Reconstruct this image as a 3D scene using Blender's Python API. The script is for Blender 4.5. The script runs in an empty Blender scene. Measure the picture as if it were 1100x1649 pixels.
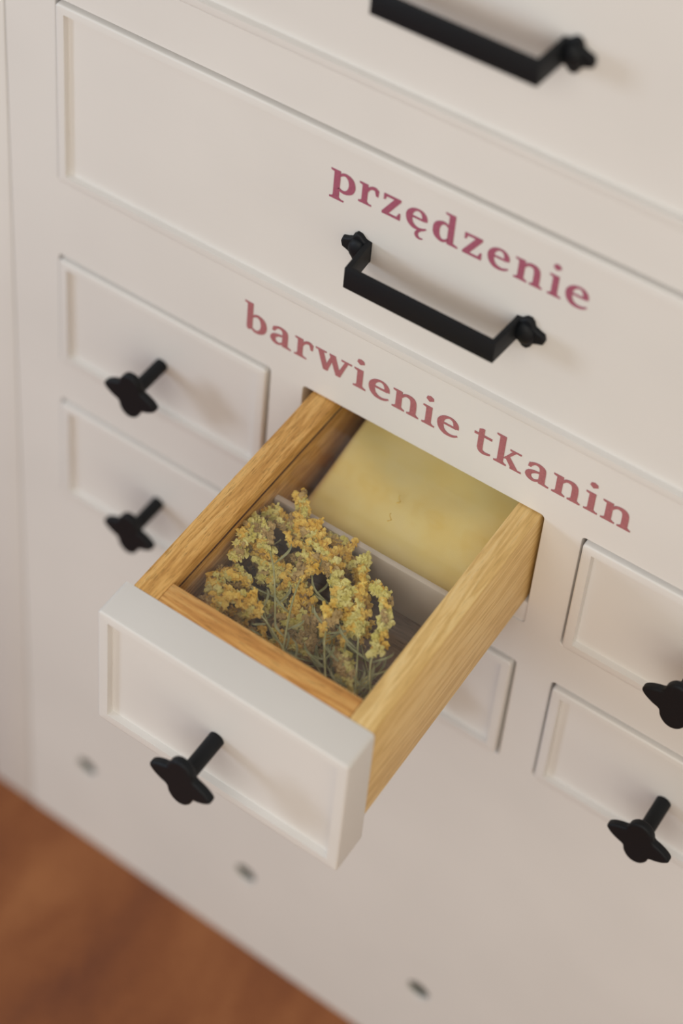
import bpy, bmesh, math, random
from mathutils import Vector, Matrix, noise
random.seed(7)
C = bpy.context.scene.collection
SC = bpy.context.scene

# ------------------------------------------------------------------ camera
cam_d = bpy.data.cameras.new('camera')
cam = bpy.data.objects.new('camera', cam_d); C.objects.link(cam); SC.camera = cam
cam.matrix_world = Matrix(((0.801303, -0.380759, 0.461462, 0.497926),
                           (0.598158, 0.494407, -0.630717, -0.864617),
                           (0.012000, 0.781424, 0.623885, 1.075713),
                           (0, 0, 0, 1)))
cam_d.sensor_fit = 'VERTICAL'; cam_d.sensor_width = 36; cam_d.sensor_height = 36
cam_d.lens = 36 * 3530.533 / 1649
cam_d.shift_x = 0.193571; cam_d.shift_y = -0.454557
cam_d.clip_start = 0.02; cam_d.clip_end = 60
cam_d.dof.use_dof = True; cam_d.dof.focus_distance = 1.362
cam_d.dof.aperture_fstop = (cam_d.lens / 1000) / 0.030

# ------------------------------------------------------------------ world and lights
w = bpy.data.worlds.new('room_light'); SC.world = w; w.use_nodes = True
w.node_tree.nodes['Background'].inputs[0].default_value = (0.965, 0.945, 0.885, 1)
w.node_tree.nodes['Background'].inputs[1].default_value = 0.36

def area(name, loc, target, size, power, color):
    l = bpy.data.lights.new(name, 'AREA'); l.shape = 'RECTANGLE'; l.size = size[0]; l.size_y = size[1]
    l.energy = power; l.color = color
    o = bpy.data.objects.new(name, l); C.objects.link(o); o.location = loc
    o.rotation_euler = (Vector(target) - Vector(loc)).to_track_quat('-Z', 'Y').to_euler()
    return o
area('window_light', (-1.70, -1.30, 0.42), (0.08, 0, -0.05), (0.42, 0.5), 12.0, (0.70, 0.83, 1.0))
area('room_lamp_light', (1.5, -1.5, 0.25), (0.08, 0, 0), (2.2, 1.8), 11.0, (1.0, 0.86, 0.63))
area('front_fill_light', (0.25, -2.6, 1.70), (0.08, 0, -0.10), (2.6, 2.0), 38.0, (1.0, 0.955, 0.885))  # soft fill added behind the camera to brighten the fronts and drawer interior
SC.view_settings.view_transform = 'Standard'; SC.view_settings.look = 'None'
SC.view_settings.gamma = 1.0; SC.view_settings.use_curve_mapping = False
SC.view_settings.exposure = 0.0

# ------------------------------------------------------------------ materials
def mat(name, color, rough=0.5, spec=0.5, metal=0.0):
    m = bpy.data.materials.new(name); m.use_nodes = True
    b = m.node_tree.nodes['Principled BSDF']
    b.inputs['Base Color'].default_value = (*color, 1); b.inputs['Roughness'].default_value = rough
    b.inputs['Specular IOR Level'].default_value = spec; b.inputs['Metallic'].default_value = metal
    return m, m.node_tree, b
def N(nt, t, **kw):
    n = nt.nodes.new(t)
    for k, v in kw.items(): setattr(n, k, v)
    return n
def ramp(nt, stops):
    r = N(nt, 'ShaderNodeValToRGB'); e = r.color_ramp.elements
    e[0].position, e[0].color = stops[0][0], (*stops[0][1], 1)
    e[1].position, e[1].color = stops[-1][0], (*stops[-1][1], 1)
    for p, c in stops[1:-1]:
        x = e.new(p); x.color = (*c, 1)
    return r

def painted(name, color):
    m, nt, b = mat(name, color, 0.42, 0.35)
    tc = N(nt, 'ShaderNodeTexCoord'); mp = N(nt, 'ShaderNodeMapping'); mp.inputs['Scale'].default_value = (18, 60, 260)
    nz = N(nt, 'ShaderNodeTexNoise'); nz.inputs['Scale'].default_value = 1.0; nz.inputs['Detail'].default_value = 4
    nt.links.new(tc.outputs['Object'], mp.inputs[0]); nt.links.new(mp.outputs[0], nz.inputs['Vector'])
    bp = N(nt, 'ShaderNodeBump'); bp.inputs['Strength'].default_value = 0.12; bp.inputs['Distance'].default_value = 0.0008
    nt.links.new(nz.outputs[0], bp.inputs['Height']); nt.links.new(bp.outputs[0], b.inputs['Normal'])
    n2 = N(nt, 'ShaderNodeTexNoise'); n2.inputs['Scale'].default_value = 9
    nt.links.new(tc.outputs['Object'], n2.inputs['Vector'])
    r = ramp(nt, [(0.3, tuple(c * 0.975 for c in color)), (0.7, tuple(min(1, c * 1.02) for c in color))])
    nt.links.new(n2.outputs[0], r.inputs[0]); nt.links.new(r.outputs[0], b.inputs['Base Color'])
    return m
WHITE = painted('white_satin_paint', (0.76, 0.735, 0.71))

def wood(name, scale, stops, rough=0.45, pore=0.35, fine=1.0, offs=(0, 0, 0)):
    """scale: small along the grain, large across it"""
    m, nt, b = mat(name, stops[0][1], rough, 0.3)
    tc = N(nt, 'ShaderNodeTexCoord'); mp = N(nt, 'ShaderNodeMapping'); mp.inputs['Scale'].default_value = scale
    mp.inputs['Location'].default_value = offs
    nt.links.new(tc.outputs['Object'], mp.inputs[0])
    n1 = N(nt, 'ShaderNodeTexNoise'); n1.inputs['Scale'].default_value = 1.0; n1.inputs['Detail'].default_value = 3; n1.inputs['Distortion'].default_value = 1.2
    nt.links.new(mp.outputs[0], n1.inputs['Vector'])
    # growth rings: noise value wrapped into bands
    mul = N(nt, 'ShaderNodeMath', operation='MULTIPLY'); mul.inputs[1].default_value = 22 * fine
    sn = N(nt, 'ShaderNodeMath', operation='SINE'); nt.links.new(n1.outputs[0], mul.inputs[0]); nt.links.new(mul.outputs[0], sn.inputs[0])
    mr = N(nt, 'ShaderNodeMapRange'); mr.inputs[1].default_value = -1; mr.inputs[2].default_value = 1
    nt.links.new(sn.outputs[0], mr.inputs[0])
    n2 = N(nt, 'ShaderNodeTexNoise'); n2.inputs['Scale'].default_value = 7.0; n2.inputs['Detail'].default_value = 5
    nt.links.new(mp.outputs[0], n2.inputs['Vector'])
    mx = N(nt, 'ShaderNodeMix'); mx.data_type = 'FLOAT'; mx.inputs[0].default_value = 0.62
    nt.links.new(mr.outputs[0], mx.inputs[2]); nt.links.new(n2.outputs[0], mx.inputs[3])
    r = ramp(nt, stops); nt.links.new(mx.outputs[0], r.inputs[0])
    # pores: short dark dashes along the grain
    mp2 = N(nt, 'ShaderNodeMapping'); mp2.inputs['Scale'].default_value = tuple(s * 9 for s in scale)
    nt.links.new(tc.outputs['Object'], mp2.inputs[0])
    n3 = N(nt, 'ShaderNodeTexNoise'); n3.inputs['Scale'].default_value = 2.0; n3.inputs['Detail'].default_value = 1
    nt.links.new(mp2.outputs[0], n3.inputs['Vector'])
    r3 = ramp(nt, [(0.30, (1 - pore,) * 3), (0.42, (1, 1, 1))]); nt.links.new(n3.outputs[0], r3.inputs[0])
    mm = N(nt, 'ShaderNodeMix'); mm.data_type = 'RGBA'; mm.blend_type = 'MULTIPLY'; mm.inputs[0].default_value = 1
    nt.links.new(r.outputs[0], mm.inputs[6]); nt.links.new(r3.outputs[0], mm.inputs[7])
    nt.links.new(mm.outputs[2], b.inputs['Base Color'])
    bp = N(nt, 'ShaderNodeBump'); bp.inputs['Strength'].default_value = 0.25; bp.inputs['Distance'].default_value = 0.0006
    nt.links.new(n3.outputs[0], bp.inputs['Height']); nt.links.new(bp.outputs[0], b.inputs['Normal'])
    return m
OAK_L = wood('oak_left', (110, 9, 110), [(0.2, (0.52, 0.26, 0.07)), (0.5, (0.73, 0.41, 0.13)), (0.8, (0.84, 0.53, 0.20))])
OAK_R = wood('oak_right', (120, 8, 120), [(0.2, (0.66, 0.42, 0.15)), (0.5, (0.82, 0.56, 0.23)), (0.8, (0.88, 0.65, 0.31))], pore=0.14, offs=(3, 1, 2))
OAK_F = wood('oak_front', (7, 80, 80), [(0.2, (0.50, 0.22, 0.06)), (0.5, (0.68, 0.34, 0.10)), (0.8, (0.78, 0.46, 0.16))], offs=(5, 0, 1))
BOTTOM = wood('dark_plywood', (7, 60, 60), [(0.25, (0.21, 0.14, 0.10)), (0.75, (0.34, 0.235, 0.17))], 0.6)
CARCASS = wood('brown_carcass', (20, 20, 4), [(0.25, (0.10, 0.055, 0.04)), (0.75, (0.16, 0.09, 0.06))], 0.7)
BLACK, _nt, _b = mat('black_cast_iron', (0.006, 0.0075, 0.0100), 0.55, 0.28)
tc = N(_nt, 'ShaderNodeTexCoord'); nz = N(_nt, 'ShaderNodeTexNoise'); nz.inputs['Scale'].default_value = 900; nz.inputs['Detail'].default_value = 3
_nt.links.new(tc.outputs['Object'], nz.inputs['Vector']); bp = N(_nt, 'ShaderNodeBump'); bp.inputs['Strength'].default_value = 0.3; bp.inputs['Distance'].default_value = 0.0003
_nt.links.new(nz.outputs[0], bp.inputs['Height']); _nt.links.new(bp.outputs[0], _b.inputs['Normal'])
def vinyl(name, c):
    m, nt, b = mat(name, c, 0.55, 0.3)
    tc = N(nt, 'ShaderNodeTexCoord'); nz = N(nt, 'ShaderNodeTexNoise'); nz.inputs['Scale'].default_value = 700
    nt.links.new(tc.outputs['Object'], nz.inputs['Vector'])
    r = ramp(nt, [(0.3, tuple(x * 0.9 for x in c)), (0.7, tuple(x * 1.1 for x in c))])
    nt.links.new(nz.outputs[0], r.inputs[0]); nt.links.new(r.outputs[0], b.inputs['Base Color'])
    return m
VIN_A = vinyl('plum_vinyl', (0.37, 0.105, 0.165))
VIN_B = vinyl('old_rose_vinyl', (0.41, 0.150, 0.165))
DIVM, _nt, _b = mat('pale_divider', (0.66, 0.58, 0.50), 0.5, 0.3)

# glass: thin clear pane with a trace of dust
GLASS = bpy.data.materials.new('clear_glass'); GLASS.use_nodes = True; nt = GLASS.node_tree; nt.nodes.clear()
out = N(nt, 'ShaderNodeOutputMaterial'); tr = N(nt, 'ShaderNodeBsdfTransparent'); gl = N(nt, 'ShaderNodeBsdfGlossy'); gl.inputs['Roughness'].default_value = 0.02
tr.inputs[0].default_value = (0.985, 0.988, 0.985, 1)
fr = N(nt, 'ShaderNodeFresnel'); fr.inputs['IOR'].default_value = 1.42
ge = N(nt, 'ShaderNodeNewGeometry'); inv = N(nt, 'ShaderNodeMath', operation='SUBTRACT'); inv.inputs[0].default_value = 1
nt.links.new(ge.outputs['Backfacing'], inv.inputs[1]); fm = N(nt, 'ShaderNodeMath', operation='MULTIPLY')
nt.links.new(fr.outputs[0], fm.inputs[0]); nt.links.new(inv.outputs[0], fm.inputs[1])
m1 = N(nt, 'ShaderNodeMixShader'); nt.links.new(fm.outputs[0], m1.inputs[0]); nt.links.new(tr.outputs[0], m1.inputs[1]); nt.links.new(gl.outputs[0], m1.inputs[2])
df = N(nt, 'ShaderNodeBsdfDiffuse'); df.inputs[0].default_value = (0.75, 0.72, 0.68, 1)
tc = N(nt, 'ShaderNodeTexCoord'); nz = N(nt, 'ShaderNodeTexNoise'); nz.inputs['Scale'].default_value = 26; nz.inputs['Detail'].default_value = 5
nt.links.new(tc.outputs['Object'], nz.inputs['Vector'])
r = ramp(nt, [(0.35, (0.008,) * 3), (0.75, (0.032,) * 3)]); nt.links.new(nz.outputs[0], r.inputs[0])
m2 = N(nt, 'ShaderNodeMixShader'); nt.links.new(r.outputs[0], m2.inputs[0]); nt.links.new(m1.outputs[0], m2.inputs[1]); nt.links.new(df.outputs[0], m2.inputs[2])
nt.links.new(m2.outputs[0], out.inputs[0])

# cloth
CLOTH, nt, b = mat('yellow_dyed_cloth', (0.62, 0.50, 0.22), 0.9, 0.1)
tc = N(nt, 'ShaderNodeTexCoord'); nz = N(nt, 'ShaderNodeTexNoise'); nz.inputs['Scale'].default_value = 24; nz.inputs['Detail'].default_value = 3
nt.links.new(tc.outputs['Object'], nz.inputs['Vector'])
r = ramp(nt, [(0.3, (0.93, 0.70, 0.24)), (0.55, (0.95, 0.78, 0.34)), (0.75, (0.95, 0.80, 0.42))])
nt.links.new(nz.outputs[0], r.inputs[0]); nt.links.new(r.outputs[0], b.inputs['Base Color'])
wv = N(nt, 'ShaderNodeTexWave'); wv.inputs['Scale'].default_value = 420; nt.links.new(tc.outputs['Object'], wv.inputs['Vector'])
bp = N(nt, 'ShaderNodeBump'); bp.inputs['Strength'].default_value = 0.15; bp.inputs['Distance'].default_value = 0.0004
nt.links.new(wv.outputs[0], bp.inputs['Height']); nt.links.new(bp.outputs[0], b.inputs['Normal'])
b.inputs['Sheen Weight'].default_value = 0.2

# plant materials (three dried tones)
def plant(name, lo, hi):
    m, nt, b = mat(name, lo, 0.85, 0.15)
    tc = N(nt, 'ShaderNodeTexCoord'); nz = N(nt, 'ShaderNodeTexNoise'); nz.inputs['Scale'].default_value = 160; nz.inputs['Detail'].default_value = 2
    nt.links.new(tc.outputs['Object'], nz.inputs['Vector'])
    r = ramp(nt, [(0.35, lo), (0.65, hi)]); nt.links.new(nz.outputs[0], r.inputs[0]); nt.links.new(r.outputs[0], b.inputs['Base Color'])
    return m
GOLD = plant('golden_florets', (0.78, 0.48, 0.08), (0.95, 0.72, 0.20))
LIME = plant('yellow_green_florets', (0.68, 0.60, 0.16), (0.86, 0.78, 0.34))
TAN = plant('dull_tan_florets', (0.40, 0.27, 0.11), (0.62, 0.45, 0.20))
STEM = plant('dry_green_stems', (0.36, 0.37, 0.16), (0.58, 0.56, 0.30))
LEAF = plant('grey_green_leaves', (0.26, 0.27, 0.13), (0.44, 0.43, 0.25))

# floor
FLOOR, nt, b = mat('red_brown_floor_wood', (0.2, 0.07, 0.03), 0.5, 0.3)
tc = N(nt, 'ShaderNodeTexCoord'); mp = N(nt, 'ShaderNodeMapping'); mp.inputs['Scale'].default_value = (16, 7, 10); mp.inputs['Rotation'].default_value = (0, 0, 0.9)
nt.links.new(tc.outputs['Object'], mp.inputs[0])
nz = N(nt, 'ShaderNodeTexNoise'); nz.inputs['Scale'].default_value = 1; nz.inputs['Detail'].default_value = 5; nz.inputs['Distortion'].default_value = 0.6
nt.links.new(mp.outputs[0], nz.inputs['Vector'])
r = ramp(nt, [(0.30, (0.16, 0.052, 0.024)), (0.5, (0.25, 0.084, 0.030)), (0.72, (0.36, 0.14, 0.052))])
n5 = N(nt, 'ShaderNodeTexNoise'); n5.inputs['Scale'].default_value = 420; n5.inputs['Detail'].default_value = 2; nt.links.new(tc.outputs['Object'], n5.inputs['Vector'])
n6 = N(nt, 'ShaderNodeMix'); n6.data_type = 'FLOAT'; n6.inputs[0].default_value = 0.35
nt.links.new(nz.outputs[0], n6.inputs[2]); nt.links.new(n5.outputs[0], n6.inputs[3])
nt.links.new(n6.outputs[0], r.inputs[0]); nt.links.new(r.outputs[0], b.inputs['Base Color'])
WALLM = painted('pale_wall_paint', (0.80, 0.77, 0.73))

# ------------------------------------------------------------------ helpers
def link(name, me, parent=None, m=None, smooth=False, autosmooth=None):
    o = bpy.data.objects.new(name, me); C.objects.link(o)
    if parent: o.parent = parent
    if m: me.materials.clear(); me.materials.append(m)
    if smooth:
        for p in me.polygons: p.use_smooth = True
    if autosmooth:
        for p in me.polygons: p.use_smooth = True
        me.set_sharp_from_angle(angle=math.radians(autosmooth))
    return o
def bm_obj(name, bm, m, parent=None, **k):
    me = bpy.data.meshes.new(name); bmesh.ops.recalc_face_normals(bm, faces=bm.faces); bm.to_mesh(me); bm.free()
    return link(name, me, parent, m, **k)
def box_bm(x0, x1, y0, y1, z0, z1, bev=0.0, seg=2):
    bm = bmesh.new(); bmesh.ops.create_cube(bm, size=1)
    for v in bm.verts:
        v.co = Vector((x0 + (v.co.x + .5) * (x1 - x0), y0 + (v.co.y + .5) * (y1 - y0), z0 + (v.co.z + .5) * (z1 - z0)))
    if bev: bmesh.ops.bevel(bm, geom=bm.edges[:], offset=bev, segments=seg, profile=0.5, affect='EDGES')
    return bm
def box(name, x0, x1, y0, y1, z0, z1, m, parent=None, bev=0.0):
    return bm_obj(name, box_bm(x0, x1, y0, y1, z0, z1, bev), m, parent, autosmooth=35)
def rrect(x0, x1, z0, z1, r, n=5):
    pts = []
    for cx, cz, a0 in ((x1 - r, z1 - r, 0), (x0 + r, z1 - r, 90), (x0 + r, z0 + r, 180), (x1 - r, z0 + r, 270)):
        for i in range(n + 1):
            a = math.radians(a0 + 90 * i / n); pts.append((cx + r * math.cos(a), cz + r * math.sin(a)))
    return pts
def plate(name, loops, thick, bev, m, parent=None, front_y=0.0, res=2, smooth=35):
    """2D loops in x-z (first outer, others holes) extruded along y, front face at front_y"""
    cu = bpy.data.curves.new('tmp', 'CURVE'); cu.dimensions = '2D'; cu.fill_mode = 'BOTH'
    cu.extrude = max(thick / 2 - bev, 0.0); cu.bevel_depth = bev; cu.bevel_resolution = res; cu.offset = -bev
    for L in loops:
        s = cu.splines.new('POLY'); s.points.add(len(L) - 1); s.use_cyclic_u = True
        for p, (x, z) in zip(s.points, L): p.co = (x, z, 0, 1)
    o = bpy.data.objects.new('tmp', cu); C.objects.link(o)
    dg = bpy.context.evaluated_depsgraph_get(); dg.update()
    me = bpy.data.meshes.new_from_object(o.evaluated_get(dg)); bpy.data.objects.remove(o); bpy.data.curves.remove(cu)
    for v in me.vertices:
        x, y, z = v.co; v.co = (x, front_y + thick / 2 - z, y)
    me.name = name
    return link(name, me, parent, m, autosmooth=smooth)
def tag(o, label=None, cat=None, group=None, kind=None):
    if label: o['label'] = label
    if cat: o['category'] = cat
    if group: o['group'] = group
    if kind: o['kind'] = kind
    return o

# ------------------------------------------------------------------ room
FZ = -0.718
fl = box('floor', -3, 3.2, -3.2, 0.62, FZ - 0.03, FZ, FLOOR); tag(fl, kind='structure')
wb = box('wall_back', -3, 3.2, 0.62, 0.70, FZ, 2.2, WALLM); tag(wb, kind='structure')

# ------------------------------------------------------------------ cabinet
W, H, P, S = 0.18, 0.1078, 0.148, 0.2060
LX0, LX1 = -0.2052, 0.3862
cab = bpy.data.objects.new('apothecary_cabinet', None); C.objects.link(cab); cab.location = (0.09, 0, FZ)
tag(cab, 'tall white painted cabinet of large and small drawers with black pulls and lettering', 'cabinet')
CI = Matrix.Translation(-Vector(cab.location))
def padd(o):      # parent to the cabinet keeping the geometry in place
    o.parent = cab; o.matrix_parent_inverse = CI; return o
cols = (-0.2055, 0.0, 0.2064)
openings = [rrect(x, x + W, -r * P - H, -r * P, 0.003) for x in cols for r in (0, 1)]
LZ0, LZ1, UZ0, UZ1 = 0.0700, 0.2270, 0.2690, 0.4470
openings += [rrect(LX0, LX1, LZ0, LZ1, 0.003), rrect(LX0, LX1, UZ0, UZ1, 0.003)]
holes = []
for i in range(4):
    hx = -0.1840 + i * 0.1680
    holes.append([(hx + 0.0100 * math.cos(a), -0.6065 + 0.0100 * math.sin(a)) for a in [k * math.pi / 12 for k in range(24)]])
CX0, CX1, CTOP = -0.2474, 0.4284, 0.510
frame = plate('face_frame', [[(CX0, FZ), (CX1, FZ), (CX1, CTOP), (CX0, CTOP)]] + openings + holes, 0.019, 0.0005, WHITE, None, 0.0)
padd(frame)
for i, (a, b_) in enumerate(((-0.2935, CX0 - 0.0012), (CX1 + 0.0012, 0.4745))):
    padd(box('corner_post', a, b_, 0.0, 0.040, FZ, CTOP, WHITE, bev=0.0012))
    padd(box('side_panel', a if i == 0 else b_ - 0.018, a + 0.018 if i == 0 else b_, 0.0402, 0.46, FZ, CTOP, WHITE))
padd(box('back_panel', -0.2752, 0.4562, 0.45, 0.458, FZ + 0.01, CTOP, CARCASS))
padd(box('inner_lining', -0.274, -0.256, 0.041, 0.448, FZ + 0.01, CTOP - 0.002, CARCASS))
padd(box('inner_lining', 0.4366, 0.4546, 0.041, 0.448, FZ + 0.01, CTOP - 0.002, CARCASS))
padd(box('cabinet_top', -0.302, 0.483, -0.010, 0.468, CTOP, CTOP + 0.024, WHITE, bev=0.003))
for z in (0.0635, 0.2480, -0.1280, -0.2780):
    padd(box('dust_board', -0.255, 0.4355, 0.0195, 0.4490, z - 0.006, z, CARCASS))
for x in (-0.0128, 0.1932):
    padd(box('divider_board', x - 0.005, x + 0.005, 0.0195, 0.4490, -0.2775, 0.0570, CARCASS))

CAPM, _n, _bb = mat('dark_steel_cap', (0.075, 0.078, 0.062), 0.6, 0.3)
for i in range(4):
    hx = -0.1840 + i * 0.1680; bm = bmesh.new()
    bmesh.ops.create_cone(bm, cap_ends=True, segments=24, radius1=0.0098, radius2=0.0098, depth=0.006)
    for v in bm.verts: v.co = Vector((v.co.x + hx, v.co.z + 0.0060, v.co.y - 0.6065))
    padd(bm_obj('screw_cap', bm, CAPM, autosmooth=35))
def drawer_front(x0, x1, z0, z1, yf, thick, lip, depth, name='drawer', gap=0.0022):
    g = gap; bm = box_bm(x0 + g, x1 - g, yf, yf + thick, z0 + g, z1 - g)
    bm.faces.ensure_lookup_table()
    ff = min(bm.faces, key=lambda f: f.calc_center_median().y)
    long_e = [e for e in bm.edges if abs((e.verts[0].co - e.verts[1].co).y) > thick * 0.5]
    bmesh.ops.bevel(bm, geom=long_e, offset=0.0028, segments=4, profile=0.5, affect='EDGES')
    ff = min(bm.faces, key=lambda f: f.calc_center_median().y)
    bmesh.ops.bevel(bm, geom=list(ff.edges), offset=0.0014, segments=3, profile=0.5, affect='EDGES')
    ff = [f for f in bm.faces if abs(f.normal.y) > 0.99 and f.calc_center_median().y < yf + 1e-4][0]
    # square recess: cut a rectangular ring
    zs = (z0 + lip, z1 - lip); xs = (x0 + lip, x1 - lip)
    outer = list(ff.verts)
    bmesh.ops.delete(bm, geom=[ff], context='FACES_ONLY')
    edges = [e for e in bm.edges if e.is_boundary]
    rec = [bm.verts.new((x, yf, z)) for x, z in ((xs[0], zs[0]), (xs[1], zs[0]), (xs[1], zs[1]), (xs[0], zs[1]))]
    re = [bm.edges.new((rec[i], rec[(i + 1) % 4])) for i in range(4)]
    bmesh.ops.triangle_fill(bm, edges=edges + re, use_beauty=True, use_dissolve=False)
    # triangle_fill may also fill the recess itself: drop those faces
    kill = [f for f in bm.faces if all(v in rec for v in f.verts)]
    if kill: bmesh.ops.delete(bm, geom=kill, context='FACES_ONLY')
    c = 0.0007
    low = [bm.verts.new((v.co.x + (c if v.co.x < (x0 + x1) / 2 else -c), yf + depth, v.co.z + (c if v.co.z < (z0 + z1) / 2 else -c))) for v in rec]
    for i in range(4): bm.faces.new((rec[i], rec[(i + 1) % 4], low[(i + 1) % 4], low[i]))
    bm.faces.new(low)
    # solid: box is closed behind
    o = bm_obj(name, bm, WHITE, autosmooth=35); padd(o); return o

padd(box('drawer_runner', -0.004, 0.184, 0.0012, 0.012, -0.1085, -0.0880, WHITE, bev=0.0008))
def kid(o, parent):
    o.parent = parent; return o

# knob: shaft plus four-lobed leaf head, one casting
def knob_mesh():
    L = []
    ctrl = [(0.0220, 0.0), (0.0211, 0.0021), (0.0182, 0.0048), (0.0140, 0.0072), (0.0095, 0.0092), (0.0080, 0.0142), (0.0046, 0.0186), (0.0, 0.0202)]
    q = ctrl + [(-x, z) for x, z in ctrl[-2::-1]]
    full = q + [(x, -z * 1.0) for x, z in q[-2:0:-1]]
    # smooth closed loop
    n = len(full)
    for i in range(n):
        p0, p1, p2, p3 = (Vector(full[(i + k - 1) % n]) for k in range(4))
        for t in (0, .33, .66):
            L.append(tuple(0.5 * ((2 * p1) + (p2 - p0) * t + (2 * p0 - 5 * p1 + 4 * p2 - p3) * t * t + (3 * p1 - p0 - 3 * p2 + p3) * t ** 3)))
    head = plate('head', [L], 0.0060, 0.0018, BLACK, None, -0.0385, res=4, smooth=60)
    bm = bmesh.new(); bm.from_mesh(head.data); bpy.data.objects.remove(head)
    prof = [(0.0052, 0.0075), (0.0052, -0.0330)]
    rings = []
    for r_, y in [(0.0052, 0.006), (0.0052, -0.001), (0.0052, -0.003), (0.0052, -0.030), (0.0058, -0.034)]:
        rings.append([bm.verts.new((r_ * math.cos(a), y, r_ * math.sin(a))) for a in [k * math.tau / 20 for k in range(20)]])
    for a, b_ in zip(rings, rings[1:]):
        for k in range(20): bm.faces.new((a[k], a[(k + 1) % 20], b_[(k + 1) % 20], b_[k]))
    # central boss on the face of the head
    me = bpy.data.meshes.new('knob'); bmesh.ops.recalc_face_normals(bm, faces=bm.faces); bm.to_mesh(me); bm.free()
    me.materials.clear(); me.materials.append(BLACK)
    for p in me.polygons: p.use_smooth = True
    me.set_sharp_from_angle(angle=math.radians(50))
    return me
KN = knob_mesh()
def knob(parent, x, y, z):
    o = bpy.data.objects.new('knob', KN); C.objects.link(o); o.parent = parent
    o.location = Vector((x, y, z)); return o

# strap handle with trefoil ends
def handle_mesh():
    bm = bmesh.new(); t = 0.0034; hz = 0.0083
    path = [(-0.0560, 0.000), (-0.0535, -0.003), (-0.0518, -0.0290), (0.0518, -0.0290), (0.0535, -0.003), (0.0560, 0.000)]
    inner = [(-0.0560, 0.0035), (-0.0502, 0.0005), (-0.0484, -0.0256), (0.0484, -0.0256), (0.0502, 0.0005), (0.0560, 0.0035)]
    poly = path + inner[::-1]; vs = []
    lo = [bm.verts.new((x, y, -hz)) for x, y in poly]; hi = [bm.verts.new((x, y, hz)) for x, y in poly]
    n = len(path)
    for i in range(n - 1):
        a, b_, c, d = i, i + 1, len(poly) - 2 - i, len(poly) - 1 - i
        bm.faces.new((hi[a], hi[b_], hi[c], hi[d])); bm.faces.new((lo[d], lo[c], lo[b_], lo[a]))
    m_ = len(poly)
    for i in range(m_): bm.faces.new((lo[i], lo[(i + 1) % m_], hi[(i + 1) % m_], hi[i]))
    bmesh.ops.recalc_face_normals(bm, faces=bm.faces)
    sharp = [e for e in bm.edges if len(e.link_faces) == 2 and e.calc_face_angle() > 0.6]
    bmesh.ops.bevel(bm, geom=sharp, offset=0.0006, segments=2, profile=0.5, affect='EDGES')
    me = bpy.data.meshes.new('pull_handle'); bm.to_mesh(me); bm.free()
    # trefoil end ornaments, flat against the drawer
    ctrl = [(0.0500, 0.0078), (0.0540, 0.0088), (0.0570, 0.0118), (0.0600, 0.0122), (0.0622, 0.0098), (0.0632, 0.0066), (0.0664, 0.0050), (0.0697, 0.0038)]
    half = ctrl + [(0.0708, 0.0)] + [(x, -z) for x, z in ctrl[::-1]]
    bm = bmesh.new(); bm.from_mesh(me)
    for s in (1, -1):
        L = [(x * s, z) for x, z in half]
        if s == -1: L = L[::-1]
        o = plate('orn', [L], 0.0052, 0.0018, BLACK, None, -0.0034, res=3, smooth=60)
        tmp = bmesh.new(); tmp.from_mesh(o.data)
        bmesh.ops.recalc_face_normals(tmp, faces=tmp.faces)
        m2 = bpy.data.meshes.new('x'); tmp.to_mesh(m2); tmp.free(); bm.from_mesh(m2); bpy.data.objects.remove(o)
    for s in (1, -1):      # raised boss of each ornament
        r = bmesh.ops.create_icosphere(bm, subdivisions=3, radius=1)
        for v in r['verts']: v.co = Vector((v.co.x * 0.0066 + s * 0.0580, v.co.y * 0.0040 - 0.0032, v.co.z * 0.0082))
    bm.to_mesh(me); bm.free(); me.materials.clear(); me.materials.append(BLACK)
    for p in me.polygons: p.use_smooth = True
    me.set_sharp_from_angle(angle=math.radians(40))
    return me
HM = handle_mesh()
def handle(parent, x, y, z):
    o = bpy.data.objects.new('pull_handle', HM); C.objects.link(o); o.parent = parent
    o.location = (x, y, z); return o

PROUD, REC = -0.0030, 0.0042
FRONT_T = 0.0273; LIP = 0.0090
closed = {}
names = {(0, 0): 'closed small drawer at the upper left, left of the open drawer',
         (0, 1): 'closed small drawer at the lower left',
         (1, 1): 'closed small drawer under the open drawer',
         (2, 0): 'closed small drawer at the upper right, right of the open drawer',
         (2, 1): 'closed small drawer at the lower right'}
for (c, r_), lab in names.items():
    x0 = cols[c]; z1 = -r_ * P
    d = drawer_front(x0, x0 + W, z1 - H, z1, PROUD, FRONT_T, LIP, REC); tag(d, lab)
    knob(d, x0 + 0.0902, PROUD + REC, z1 - 0.0560)
dl = drawer_front(LX0, LX1, LZ0, LZ1, PROUD, FRONT_T, LIP, REC); tag(dl, 'wide drawer lettered in plum above its black strap handle')
handle(dl, 0.0895, PROUD + REC, 0.1438)
du = drawer_front(LX0, LX1, UZ0, UZ1, PROUD, FRONT_T, LIP, REC); tag(du, 'wide drawer at the top edge with a black strap handle')
handle(du, 0.0895, PROUD + REC, 0.3530)

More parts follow.
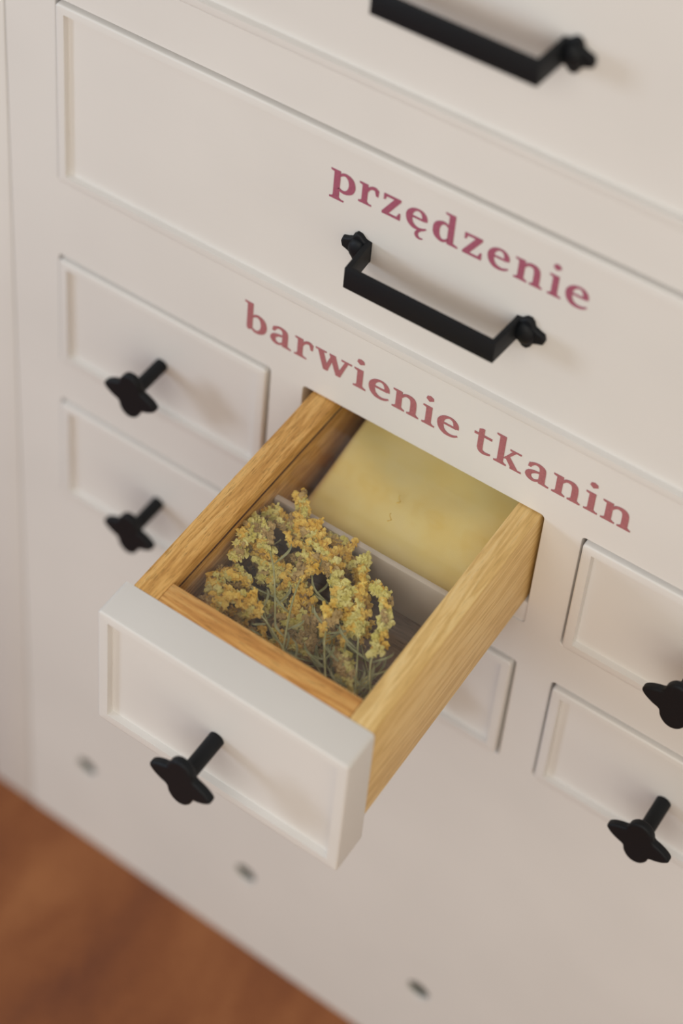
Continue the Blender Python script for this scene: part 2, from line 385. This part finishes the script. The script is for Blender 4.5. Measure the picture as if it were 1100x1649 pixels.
# ---- the open drawer
YF = -0.2233
do = drawer_front(-0.0002, 0.1802, -0.1095, 0.0002, YF, FRONT_T, LIP, REC, gap=0.0015); tag(do, 'open small drawer with oak sides and glass lid')
knob(do, 0.0877, YF + REC, -0.0595)
YB = YF + FRONT_T + 0.0002      # rear face of the front
ZT, ZB = -0.0012, -0.0865
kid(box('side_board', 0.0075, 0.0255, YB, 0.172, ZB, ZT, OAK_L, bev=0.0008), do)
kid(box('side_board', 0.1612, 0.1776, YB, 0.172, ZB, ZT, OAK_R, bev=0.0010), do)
kid(box('front_batten', 0.0257, 0.1610, YB, YB + 0.0155, ZB, ZT, OAK_F, bev=0.0006), do)
kid(box('back_board', 0.0257, 0.1610, 0.1575, 0.172, ZB, ZT, OAK_F, bev=0.0006), do)
kid(box('bottom_board', 0.0257, 0.1610, YB + 0.0157, 0.1573, -0.0740, -0.0690, BOTTOM), do)
kid(box('divider', 0.0258, 0.1609, -0.0700, -0.0655, -0.0688, -0.0275, DIVM, bev=0.0012), do)
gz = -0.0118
kid(box('groove_shadow_strip', 0.0255, 0.0262, YB + 0.0158, 0.1572, gz + 0.0001, gz + 0.0011, CARCASS), do)  # thin dark brown strip standing in for the shadow line along the glass
gl_o = kid(box('glass_lid', 0.0256, 0.1611, YB + 0.0156, 0.1574, gz - 0.0025, gz, GLASS), do)
# the glass pane is thin: the shader lives on its upper face only
bm = bmesh.new(); bm.from_mesh(gl_o.data)
bmesh.ops.bevel(bm, geom=bm.edges[:], offset=0.0003, segments=1, affect='EDGES'); bm.to_mesh(gl_o.data); bm.free()
for p in gl_o.data.polygons: p.use_smooth = False

# ------------------------------------------------------------------ lettering (slab serif, drawn here stroke by stroke)
def cr(pts, n=7):
    out = []
    for i in range(len(pts) - 1):
        p0 = pts[max(i - 1, 0)]; p1 = pts[i]; p2 = pts[i + 1]; p3 = pts[min(i + 2, len(pts) - 1)]
        for k in range(n):
            t = k / n
            out.append(tuple(0.5 * (2 * b_ + (c - a) * t + (2 * a - 5 * b_ + 4 * c - d) * t * t + (3 * b_ - a - 3 * c + d) * t ** 3) for a, b_, c, d in zip(p0, p1, p2, p3)))
    out.append(tuple(pts[-1])); return out
class Glyph:
    def __init__(s): s.polys = []
    def rect(s, x0, y0, x1, y1): s.polys.append([(x0, y0), (x1, y0), (x1, y1), (x0, y1)]); return s
    def poly(s, *p): s.polys.append(list(p)); return s
    def stroke(s, pts):        # (x, y, width)
        c = cr(pts); L = []; R = []
        for i, (x, y, w_) in enumerate(c):
            a = c[max(i - 1, 0)]; b_ = c[min(i + 1, len(c) - 1)]
            dx, dy = b_[0] - a[0], b_[1] - a[1]; l = math.hypot(dx, dy) or 1
            nx, ny = -dy / l * w_ / 2, dx / l * w_ / 2
            L.append((x + nx, y + ny)); R.append((x - nx, y - ny))
        for i in range(len(c) - 1): s.polys.append([R[i], R[i + 1], L[i + 1], L[i]])
        return s
    def disc(s, x, y, r, n=14): s.polys.append([(x + r * math.cos(k * math.tau / n), y + r * math.sin(k * math.tau / n)) for k in range(n)]); return s
    def foot(s, x0, x1, xs0, xs1, y=0.0, h=0.085):     # slab with brackets into the stem
        s.rect(x0, y, x1, y + h); s.poly((xs0 - 0.09, y + h), (xs1 + 0.09, y + h), (xs1, y + h + 0.07), (xs0, y + h + 0.07)); return s
    def flag(s, x0, xs0, xs1, top):
        s.poly((x0, top - 0.075), (xs0, top - 0.12), (xs1, top - 0.12), (xs1, top), (x0, top)); return s
def glyph(ch):
    g = Glyph(); st = (0.14, 0.40)
    if ch == 'i': g.rect(*(st[0], 0), st[1], .95).foot(0, .56, *st).flag(0, *st, 1.0); g.poly((.09, 1.36), (.24, 1.24), (.42, 1.35), (.40, 1.48), (.26, 1.55), (.13, 1.50)); w_ = .56
    elif ch == 'n':
        g.rect(st[0], 0, st[1], .95).foot(0, .54, *st).flag(0, *st, 1.0)
        g.stroke([(.36, .70, .10), (.50, .88, .13), (.68, .92, .17), (.84, .84, .24), (.90, .62, .26), (.90, .02, .26)]).foot(.64, 1.16, .77, 1.03); w_ = 1.16
    elif ch == 'r':
        g.rect(st[0], 0, st[1], .95).foot(0, .60, *st).flag(0, *st, 1.0)
        g.stroke([(.36, .62, .08), (.46, .83, .12), (.60, .93, .15), (.74, .93, .17), (.84, .85, .15)]).poly((.72, .98), (.90, .93), (.88, .62), (.78, .62), (.72, .80)); w_ = .90
    elif ch in 'eę':
        g.rect(.20, .50, .82, .60)
        g.stroke([(.81, .53, .22), (.79, .72, .22), (.68, .89, .15), (.50, .95, .10), (.30, .86, .17), (.165, .66, .25), (.15, .45, .27), (.22, .23, .24), (.38, .09, .19), (.56, .055, .14), (.74, .09, .11), (.90, .19, .07)]); w_ = .94
        if ch == 'ę': g.stroke([(.74, .10, .10), (.60, -.03, .11), (.52, -.18, .15), (.56, -.32, .14), (.68, -.37, .09), (.80, -.34, .05)])
    elif ch == 'a':
        g.stroke([(.17, .66, .10), (.20, .80, .16), (.34, .92, .12), (.52, .93, .15), (.66, .82, .24), (.69, .62, .25), (.69, .18, .25)]).poly((.10, .66), (.22, .66), (.30, .84), (.14, .90))
        g.poly((.57, .02), (.98, 0), (.98, .08), (.82, .12), (.82, .30), (.57, .30))
        g.stroke([(.62, .56, .09), (.42, .53, .12), (.22, .42, .20), (.15, .26, .24), (.22, .12, .20), (.38, .055, .13), (.52, .12, .10), (.62, .22, .08)]); w_ = .98
    elif ch == 'z':
        g.rect(.05, .88, .86, 1.0).poly((.05, .70), (.13, .70), (.20, .90), (.05, .98)).poly((.55, .90), (.86, .90), (.33, .10), (.02, .10)).rect(.02, 0, .86, .12).poly((.70, .10), (.80, .33), (.88, .33), (.88, .0)); w_ = .90
    elif ch == 'd':
        g.rect(.62, .06, .87, 1.42).flag(.46, .62, .87, 1.48).poly((.62, .0), (1.06, 0), (1.06, .08), (.87, .14), (.62, .2))
        g.stroke([(.66, .78, .07), (.54, .90, .12), (.38, .91, .15), (.20, .74, .25), (.15, .48, .27), (.20, .22, .25), (.36, .07, .16), (.52, .09, .12), (.66, .24, .07)]); w_ = 1.06
    elif ch in 'bp':
        if ch == 'b': g.poly((.13, .10), (.22, .0), (.30, .05), (.39, .12), (.39, 1.42), (.13, 1.42)).flag(0, .13, .39, 1.50)
        else: g.rect(.14, -.40, .40, .95).flag(0, .14, .40, 1.0).foot(0, .60, .14, .40, y=-.45)
        g.stroke([(.34, .72, .07), (.48, .88, .12), (.64, .92, .15), (.83, .78, .24), (.90, .50, .27), (.84, .24, .25), (.68, .08, .17), (.50, .06, .13), (.34, .16, .09)]); w_ = 1.04
    elif ch == 'w':
        g.poly((.10, .95), (.38, .95), (.66, .04), (.42, .0)).poly((.42, .0), (.62, .0), (.90, .92), (.74, .92)).poly((.66, .95), (.96, .95), (1.26, .04), (1.02, .0)).poly((1.02, 0), (1.22, 0), (1.56, .95), (1.40, .95))
        g.rect(0, .915, .52, 1.0).rect(1.22, .915, 1.72, 1.0).rect(.66, .915, .96, 1.0); w_ = 1.72
    elif ch == 't':
        g.poly((.20, .22), (.46, .22), (.46, 1.30), (.36, 1.30), (.20, 1.22)).rect(0, .88, .84, 1.0)
        g.stroke([(.33, .34, .26), (.36, .18, .24), (.48, .09, .18), (.64, .08, .13), (.84, .13, .09)]); w_ = .86
    elif ch == 'k':
        g.rect(.14, 0, .40, 1.42).foot(0, .54, *st).flag(0, .14, .40, 1.50)
        g.poly((.38, .36), (.52, .40), (.90, .93), (.74, .93)).rect(.62, .915, 1.10, 1.0).poly((.44, .50), (.62, .62), (1.04, .06), (.76, .02)).rect(.70, 0, 1.18, .085); w_ = 1.18
    return g, w_
def lettering(name, rows, base, xh, y, m, parent):
    bm = bmesh.new()
    for ch, x0, x1 in rows:
        g, w_ = glyph(ch); sx = (x1 - x0) / w_
        for kk, poly in enumerate(g.polys):
            a = sum(p[0] * q[1] - q[0] * p[1] for p, q in zip(poly, poly[1:] + poly[:1]))
            if a < 0: poly = poly[::-1]
            vs = [bm.verts.new((x0 + px * sx, y - kk % 29 * 3e-6, base + pz * xh)) for px, pz in poly]
            bm.faces.new(vs)
    r_ = bmesh.ops.extrude_face_region(bm, geom=bm.faces[:])
    back = [v for v in r_['geom'] if isinstance(v, bmesh.types.BMVert)]
    for v in back: v.co.y += 0.00022
    me = bpy.data.meshes.new(name); bm.to_mesh(me); bm.free()
    return link(name, me, parent, m)
t1 = [('b', -.0486, -.0305), ('a', -.0281, -.0111), ('r', -.0086, .0056), ('w', .0073, .0350), ('i', .0369, .0464), ('e', .0481, .0641), ('n', .0662, .0858),
      ('i', .0882, .0975), ('e', .0989, .1148), ('t', .1252, .1380), ('k', .1403, .1597), ('a', .1618, .1788), ('n', .1809, .2004), ('i', .2029, .2122), ('n', .2144, .2345)]
lettering('lettering', t1, 0.0253, 0.0168, -0.00032, VIN_B, frame)
t2 = [('p', .0066, .0244), ('r', .0268, .0406), ('z', .0432, .0565), ('ę', .0597, .0748), ('d', .0781, .0957), ('z', .0987, .1120), ('e', .1152, .1300), ('n', .1332, .1518), ('i', .1553, .1639), ('e', .1661, .1811)]
lettering('lettering', t2, 0.1795, 0.0162, PROUD + REC - 0.00032, VIN_A, dl)

# ------------------------------------------------------------------ yellow cloth in the rear compartment
bm = bmesh.new(); nx, ny = 44, 70; x0, x1, y0, y1 = 0.0268, 0.1600, -0.0640, 0.1500; grid = []
for j in range(ny + 1):
    row = []
    for i in range(nx + 1):
        u, v = i / nx, j / ny; x = x0 + (x1 - x0) * u + 0.0008 * math.sin(v * 9); y = y0 + (y1 - y0) * v
        n_ = noise.noise(Vector((x * 16, y * 30, 0.3))) * 0.0022 + noise.noise(Vector((x * 40, y * 50, 2))) * 0.0007
        edge = min(1, min(u, 1 - u) * 8, v * 10)
        lift = min(1, v * 9 + 0.35) ** 0.6
        side = min(1, (u / 0.07)) ** 0.55; x = 0.0310 - 0.002 * v + (0.1290 + 0.002 * v) * u
        top = -0.0500 + 0.0305 * min(1, v / 0.5) ** 0.8 + n_ * edge + 0.0013 * math.sin(v * 23 + u * 3 + 2 * math.sin(u * 4)) * edge
        z = -0.0675 + (top + 0.0675) * lift * (0.15 + 0.85 * side)
        row.append(bm.verts.new((x, y, z)))
    grid.append(row)
for j in range(ny):
    for i in range(nx): bm.faces.new((grid[j][i], grid[j][i + 1], grid[j + 1][i + 1], grid[j + 1][i]))
bmesh.ops.recalc_face_normals(bm, faces=bm.faces)
for v in bm.verts: v.co.z = max(v.co.z, -0.0680)
cl = bm_obj('dyed_cloth', bm, CLOTH, None, smooth=True)
tag(cl, 'pale yellow cloth folded in the rear of the open drawer, behind the divider', 'cloth')

def tube(bm, pts, r0, r1, n=5):
    rings = []; ln = len(pts)
    for i, p in enumerate(pts):
        d = (pts[min(i + 1, ln - 1)] - pts[max(i - 1, 0)])
        if d.length < 1e-9: d = Vector((0, 0, 1))
        d.normalize(); a = d.cross(Vector((0, 0, 1)));
        if a.length < 1e-3: a = d.cross(Vector((1, 0, 0)))
        a.normalize(); b_ = d.cross(a); r_ = r0 + (r1 - r0) * i / (ln - 1)
        rings.append([bm.verts.new(p + (a * math.cos(k * math.tau / n) + b_ * math.sin(k * math.tau / n)) * r_) for k in range(n)])
    for A, B in zip(rings, rings[1:]):
        for k in range(n): bm.faces.new((A[k], A[(k + 1) % n], B[(k + 1) % n], B[k]))
    bm.faces.new(rings[0]); bm.faces.new(rings[-1][::-1])
YT = GOLD
for (x, y, lab) in ((0.0930, -0.0400, 'tiny yellow thread snippet on the cloth, nearer the divider'), (0.0900, -0.0240, 'tiny yellow thread snippet on the cloth, farther from the divider')):
    bm = bmesh.new()
    pts = [Vector((x + 0.0016 * math.sin(k * 0.9), y + 0.0011 * k, -0.0302 + 0.0004 * math.sin(k * 1.3))) for k in range(7)]
    tube(bm, pts, 0.00040, 0.00025, 5); o = bm_obj('thread_snippet', bm, GOLD, smooth=True)
    tag(o, lab, 'thread', 'thread snippets on the cloth')

# ------------------------------------------------------------------ dried goldenrod sprigs
ico = bmesh.new(); bmesh.ops.create_icosphere(ico, subdivisions=1, radius=1)
IV = [v.co.copy() for v in ico.verts]; IF = [[v.index for v in f.verts] for f in ico.faces]
ico.free()
ico2 = bmesh.new(); bmesh.ops.create_icosphere(ico2, subdivisions=2, radius=1)
IV2 = [v.co.copy() for v in ico2.verts]; IF2 = [[v.index for v in f.verts] for f in ico2.faces]; ico2.free()
def floret(V, F, p, r, up, rnd):
    """shaggy seed-like flower head: a bumpy ball with petals sticking out"""
    base = len(V); q = Vector((rnd.uniform(-1, 1), rnd.uniform(-1, 1), rnd.uniform(-1, 1))).normalized()
    rot = Vector((1, 0, 0)).rotation_difference(q).to_matrix()
    for i, v in enumerate(IV2):
        k = 1.62 if (i * 7) % 5 < 2 else 0.72
        co = rot @ (v * r * k * rnd.uniform(0.88, 1.1)); co += up * co.dot(up) * 0.15
        V.append(p + co)
    F.extend([[a + base for a in f] for f in IF2])
def clampz(p, r_):
    p.z = min(max(p.z, -0.0675 + r_), gz - 0.0032 - r_ * 1.35)
    p.x = min(max(p.x, 0.0262 + r_ * 1.35), 0.1605 - r_ * 1.35)
    p.y = max(p.y, YB + 0.0162 + r_ * 1.35)
    if p.z < -0.026: p.y = min(p.y, -0.0703 - r_ * 1.35)
    return p
def sprig(z, path, tones, label, dens=1.0, plume=0.35, spread=1.0, leaves=6, fr=0.00185, seed=0):
    rnd = random.Random(seed)
    base_z = max(z - 0.012, -0.064)
    pts3 = [(x, y, base_z + (z - base_z) * min(1, i / 1.2) + rnd.uniform(-.002, .002)) for i, (x, y) in enumerate(path)]
    c = [clampz(Vector(p), 0.0011) for p in cr(pts3, 9)]
    root = bpy.data.objects.new('dried_goldenrod_sprig', None); C.objects.link(root); root.location = c[0]
    tag(root, label, 'dried flowers', 'dried goldenrod sprigs in the open drawer')
    off = c[0].copy()
    sb = bmesh.new(); tube(sb, [p - off for p in c], 0.00075, 0.0003, 5)
    tot = len(c); groups = {t: ([], []) for t in tones}
    n_br = int(44 * dens)
    for b_ in range(n_br):
        f = plume + (1 - plume) * (b_ + rnd.random()) / n_br
        i = min(int(f * (tot - 1)), tot - 2); p = c[i].lerp(c[i + 1], rnd.random()); d = (c[i + 1] - c[i]).normalized()
        side = d.cross(Vector((0, 0, 1))).normalized() * (1 if b_ % 2 else -1)
        bd = (d * rnd.uniform(.5, 1.1) + side * rnd.uniform(.3, 1.1) * spread + Vector((0, 0, rnd.uniform(-.7, .5)))).normalized()
        L = rnd.uniform(0.006, 0.0135) * (1.15 - 0.6 * (f - plume) / (1 - plume)) * spread
        curve = Vector((rnd.uniform(-.4, .4), rnd.uniform(-.4, .4), rnd.uniform(-.2, .5)))
        bp_ = [clampz(p + bd * L * t + curve * L * t * t * .5, 0.0010) for t in (0, .25, .5, .75, 1)]
        tube(sb, [q - off for q in bp_], 0.00032, 0.00016, 4)
        tone = rnd.choices(tones, weights=[5, 3, 1.5][:len(tones)])[0]
        nf = max(3, int(L / 0.0018))
        for k in range(nf):
            t = (k + .6) / nf; q = bp_[0].lerp(bp_[-1], t); q = q + curve * L * .5 * (t * t - t)
            r_ = fr * rnd.uniform(.65, 1.12)
            q = q + Vector((rnd.uniform(-1, 1), rnd.uniform(-1, 1), rnd.uniform(-.6, 1))).normalized() * r_ * rnd.uniform(.5, 1.3)
            floret(*groups[tone], clampz(q, r_) - off, r_, bd, rnd)
    # slender dry leaves along the lower stem
    lb = bmesh.new()
    for k in range(leaves):
        i = int(rnd.uniform(0.0, max(plume + .15, .3)) * (tot - 2)); p = c[i]; d = (c[i + 1] - c[i]).normalized()
        side = d.cross(Vector((0, 0, 1))).normalized() * rnd.choice((-1, 1))
        ld = (d * .7 + side * rnd.uniform(.3, 1) + Vector((0, 0, rnd.uniform(-.4, .6)))).normalized(); L = rnd.uniform(.010, .024); wv_ = ld.cross(Vector((rnd.uniform(-.5, .5), 0, 1))).normalized()
        prev = None
        for s in range(7):
            t = s / 6; q = clampz(p + ld * L * t + Vector((0, 0, -1)) * L * .25 * t * t + side * L * .2 * math.sin(t * 3), 0.0008); ww = 0.00072 * math.sin(math.pi * (t * .9 + .08)) + 0.0001
            a = lb.verts.new(q + wv_ * ww - off); m_ = lb.verts.new(q - off + Vector((0, 0, -.0004))); e_ = lb.verts.new(q - wv_ * ww - off)
            if prev: lb.faces.new((prev[0], a, m_, prev[1])); lb.faces.new((prev[1], m_, e_, prev[2]))
            prev = (a, m_, e_)
    st = bm_obj('stem', sb, STEM, root, smooth=True)
    lf = bm_obj('leaf_tuft', lb, LEAF, root, smooth=True); lf['kind'] = 'stuff'
    for t, (V, F) in groups.items():
        if not V: continue
        me = bpy.data.meshes.new('florets'); me.from_pydata(V, [], F)
        o = link('florets', me, root, t, smooth=False); o['kind'] = 'stuff'
    return root
SP = [
 (-.020, [(0.1540, -0.1570), (0.1442, -0.1426), (0.1383, -0.1192), (0.1287, -0.1009), (0.1189, -0.0966)], (LIME, GOLD, TAN), 'yellow-green sprig curling alone nearest the right oak side', .62, .28, .62, 5),
 (-.023, [(0.1473, -0.1640), (0.1320, -0.1372), (0.1171, -0.1116), (0.1002, -0.0791)], (LIME, GOLD, TAN), 'upright sprig with pale tip standing against the divider', .55, .42, .6, 6),
 (-.021, [(0.1316, -0.1700), (0.1142, -0.1469), (0.1067, -0.1272), (0.1074, -0.1093)], (LIME, GOLD, TAN), 'sprig with pale bare stem arching over at front centre right', .5, .45, .7, 8),
 (-.026, [(0.1381, -0.1662), (0.1244, -0.1393), (0.1121, -0.1174), (0.0975, -0.1052)], (GOLD, LIME, TAN), 'bright yellow sprig just left of the upright pale-tipped one', .7, .40, .9, 6),
 (-.022, [(0.0980, -0.1690), (0.0820, -0.1326), (0.0755, -0.1033), (0.0875, -0.0972), (0.1036, -0.1102)], (GOLD, LIME, TAN), 'deep golden sprig hooked over in the middle of the bunch', .85, .35, .8, 5),
 (-.023, [(0.1105, -0.1690), (0.0743, -0.1528), (0.0514, -0.1529), (0.0434, -0.1660)], (GOLD, LIME, TAN), 'arched sprig with tip bending to the front left oak edge', .85, .35, .8, 6),
 (-.028, [(0.0949, -0.1627), (0.0541, -0.1363), (0.0350, -0.1371), (0.0363, -0.1516)], (GOLD, TAN, LIME), 'golden orange sprig with drooping tip beside the left oak side', .95, .35, .9, 4),
 (-.021, [(0.0836, -0.1533), (0.0573, -0.1179), (0.0345, -0.1021), (0.0350, -0.1272)], (LIME, TAN, GOLD), 'pale cream-green sprig drooping along the left oak side', .9, .40, .8, 4),
 (-.026, [(0.0993, -0.1357), (0.0734, -0.0997), (0.0477, -0.0857), (0.0310, -0.0820)], (LIME, GOLD, TAN), 'yellow-green sprig reaching the far left corner of the compartment', .9, .35, .9, 3),
 (-.019, [(0.1025, -0.1208), (0.0844, -0.0963), (0.0624, -0.0839), (0.0420, -0.0660)], (GOLD, LIME, TAN), 'golden sprig whose tip spills over the divider at left', 1.0, .25, .85, 2),
 (-.030, [(0.1049, -0.1335), (0.0932, -0.0957), (0.0827, -0.0766), (0.0705, -0.0735)], (GOLD, LIME, TAN), 'golden sprig lying along the middle of the divider', .9, .35, .8, 3),
 (-.036, [(0.1395, -0.1592), (0.0999, -0.1392), (0.0729, -0.1397), (0.0560, -0.1554)], (TAN, LIME, GOLD), 'dull sprig low along the front batten, under the arched one', .9, .25, 1.0, 12),
 (-.042, [(0.1441, -0.1449), (0.1124, -0.1299), (0.0876, -0.1199), (0.0573, -0.0951)], (TAN, GOLD, LIME), 'browned sprig lying low across the middle, under the golden ones', 1.0, .25, 1.1, 8),
 (-.046, [(0.1120, -0.1426), (0.0683, -0.1181), (0.0396, -0.1036), (0.0340, -0.0962)], (TAN, LIME), 'browned sprig lying low at the left, under the pale drooping one', 1.0, .2, 1.2, 8),
 (-.050, [(0.1399, -0.1300), (0.1193, -0.1115), (0.0981, -0.0925), (0.0777, -0.0760)], (TAN, LIME), 'tan sprig lying on the compartment floor in front of the divider', .8, .3, .9, 6),
 (-.046, [(0.0717, -0.1505), (0.0489, -0.1446), (0.0345, -0.1361), (0.0330, -0.1223)], (TAN, GOLD), 'tan sprig low in the front left corner', .9, .15, 1.1, 4),
 (-.040, [(0.1338, -0.1600), (0.1099, -0.1506), (0.0808, -0.1443), (0.0525, -0.1367)], (TAN, LIME, GOLD), 'leafy grey-green sprig lying along the front batten', .7, .35, 1.0, 22),
 (-.032, [(0.1500, -0.1680), (0.1400, -0.1560), (0.1300, -0.1480), (0.1220, -0.1400)], (LIME, TAN), 'short feathery grey-green sprig in the front right corner', .5, .25, .8, 20),
 (-.034, [(0.1180, -0.1690), (0.0850, -0.1600), (0.0600, -0.1640), (0.0400, -0.1700)], (GOLD, TAN, LIME), 'golden-brown sprig pressed along the left half of the front batten', .9, .2, .8, 6),
 (-.030, [(0.0800, -0.1300), (0.0550, -0.1160), (0.0400, -0.1080), (0.0320, -0.1000)], (LIME, GOLD, TAN), 'loose pale sprig beside the left oak side, halfway to the divider', .8, .1, .9, 2),
 (-.033, [(0.1000, -0.1500), (0.0850, -0.1250), (0.0650, -0.1120), (0.0500, -0.1150)], (GOLD, LIME, TAN), 'dense golden sprig in the left centre, under the hooked one', 1.0, .15, 1.0, 3),
 (-.036, [(0.1250, -0.1250), (0.1150, -0.1050), (0.1050, -0.0900), (0.0950, -0.0780)], (GOLD, LIME, TAN), 'mustard yellow sprig at right centre, low before the divider', .9, .1, .8, 3),
]
for i, (z, path, tones, lab, dens, plume, spread, leaves) in enumerate(SP):
    sprig(z, path, tones, lab, dens, plume, spread, leaves, seed=100 + i)
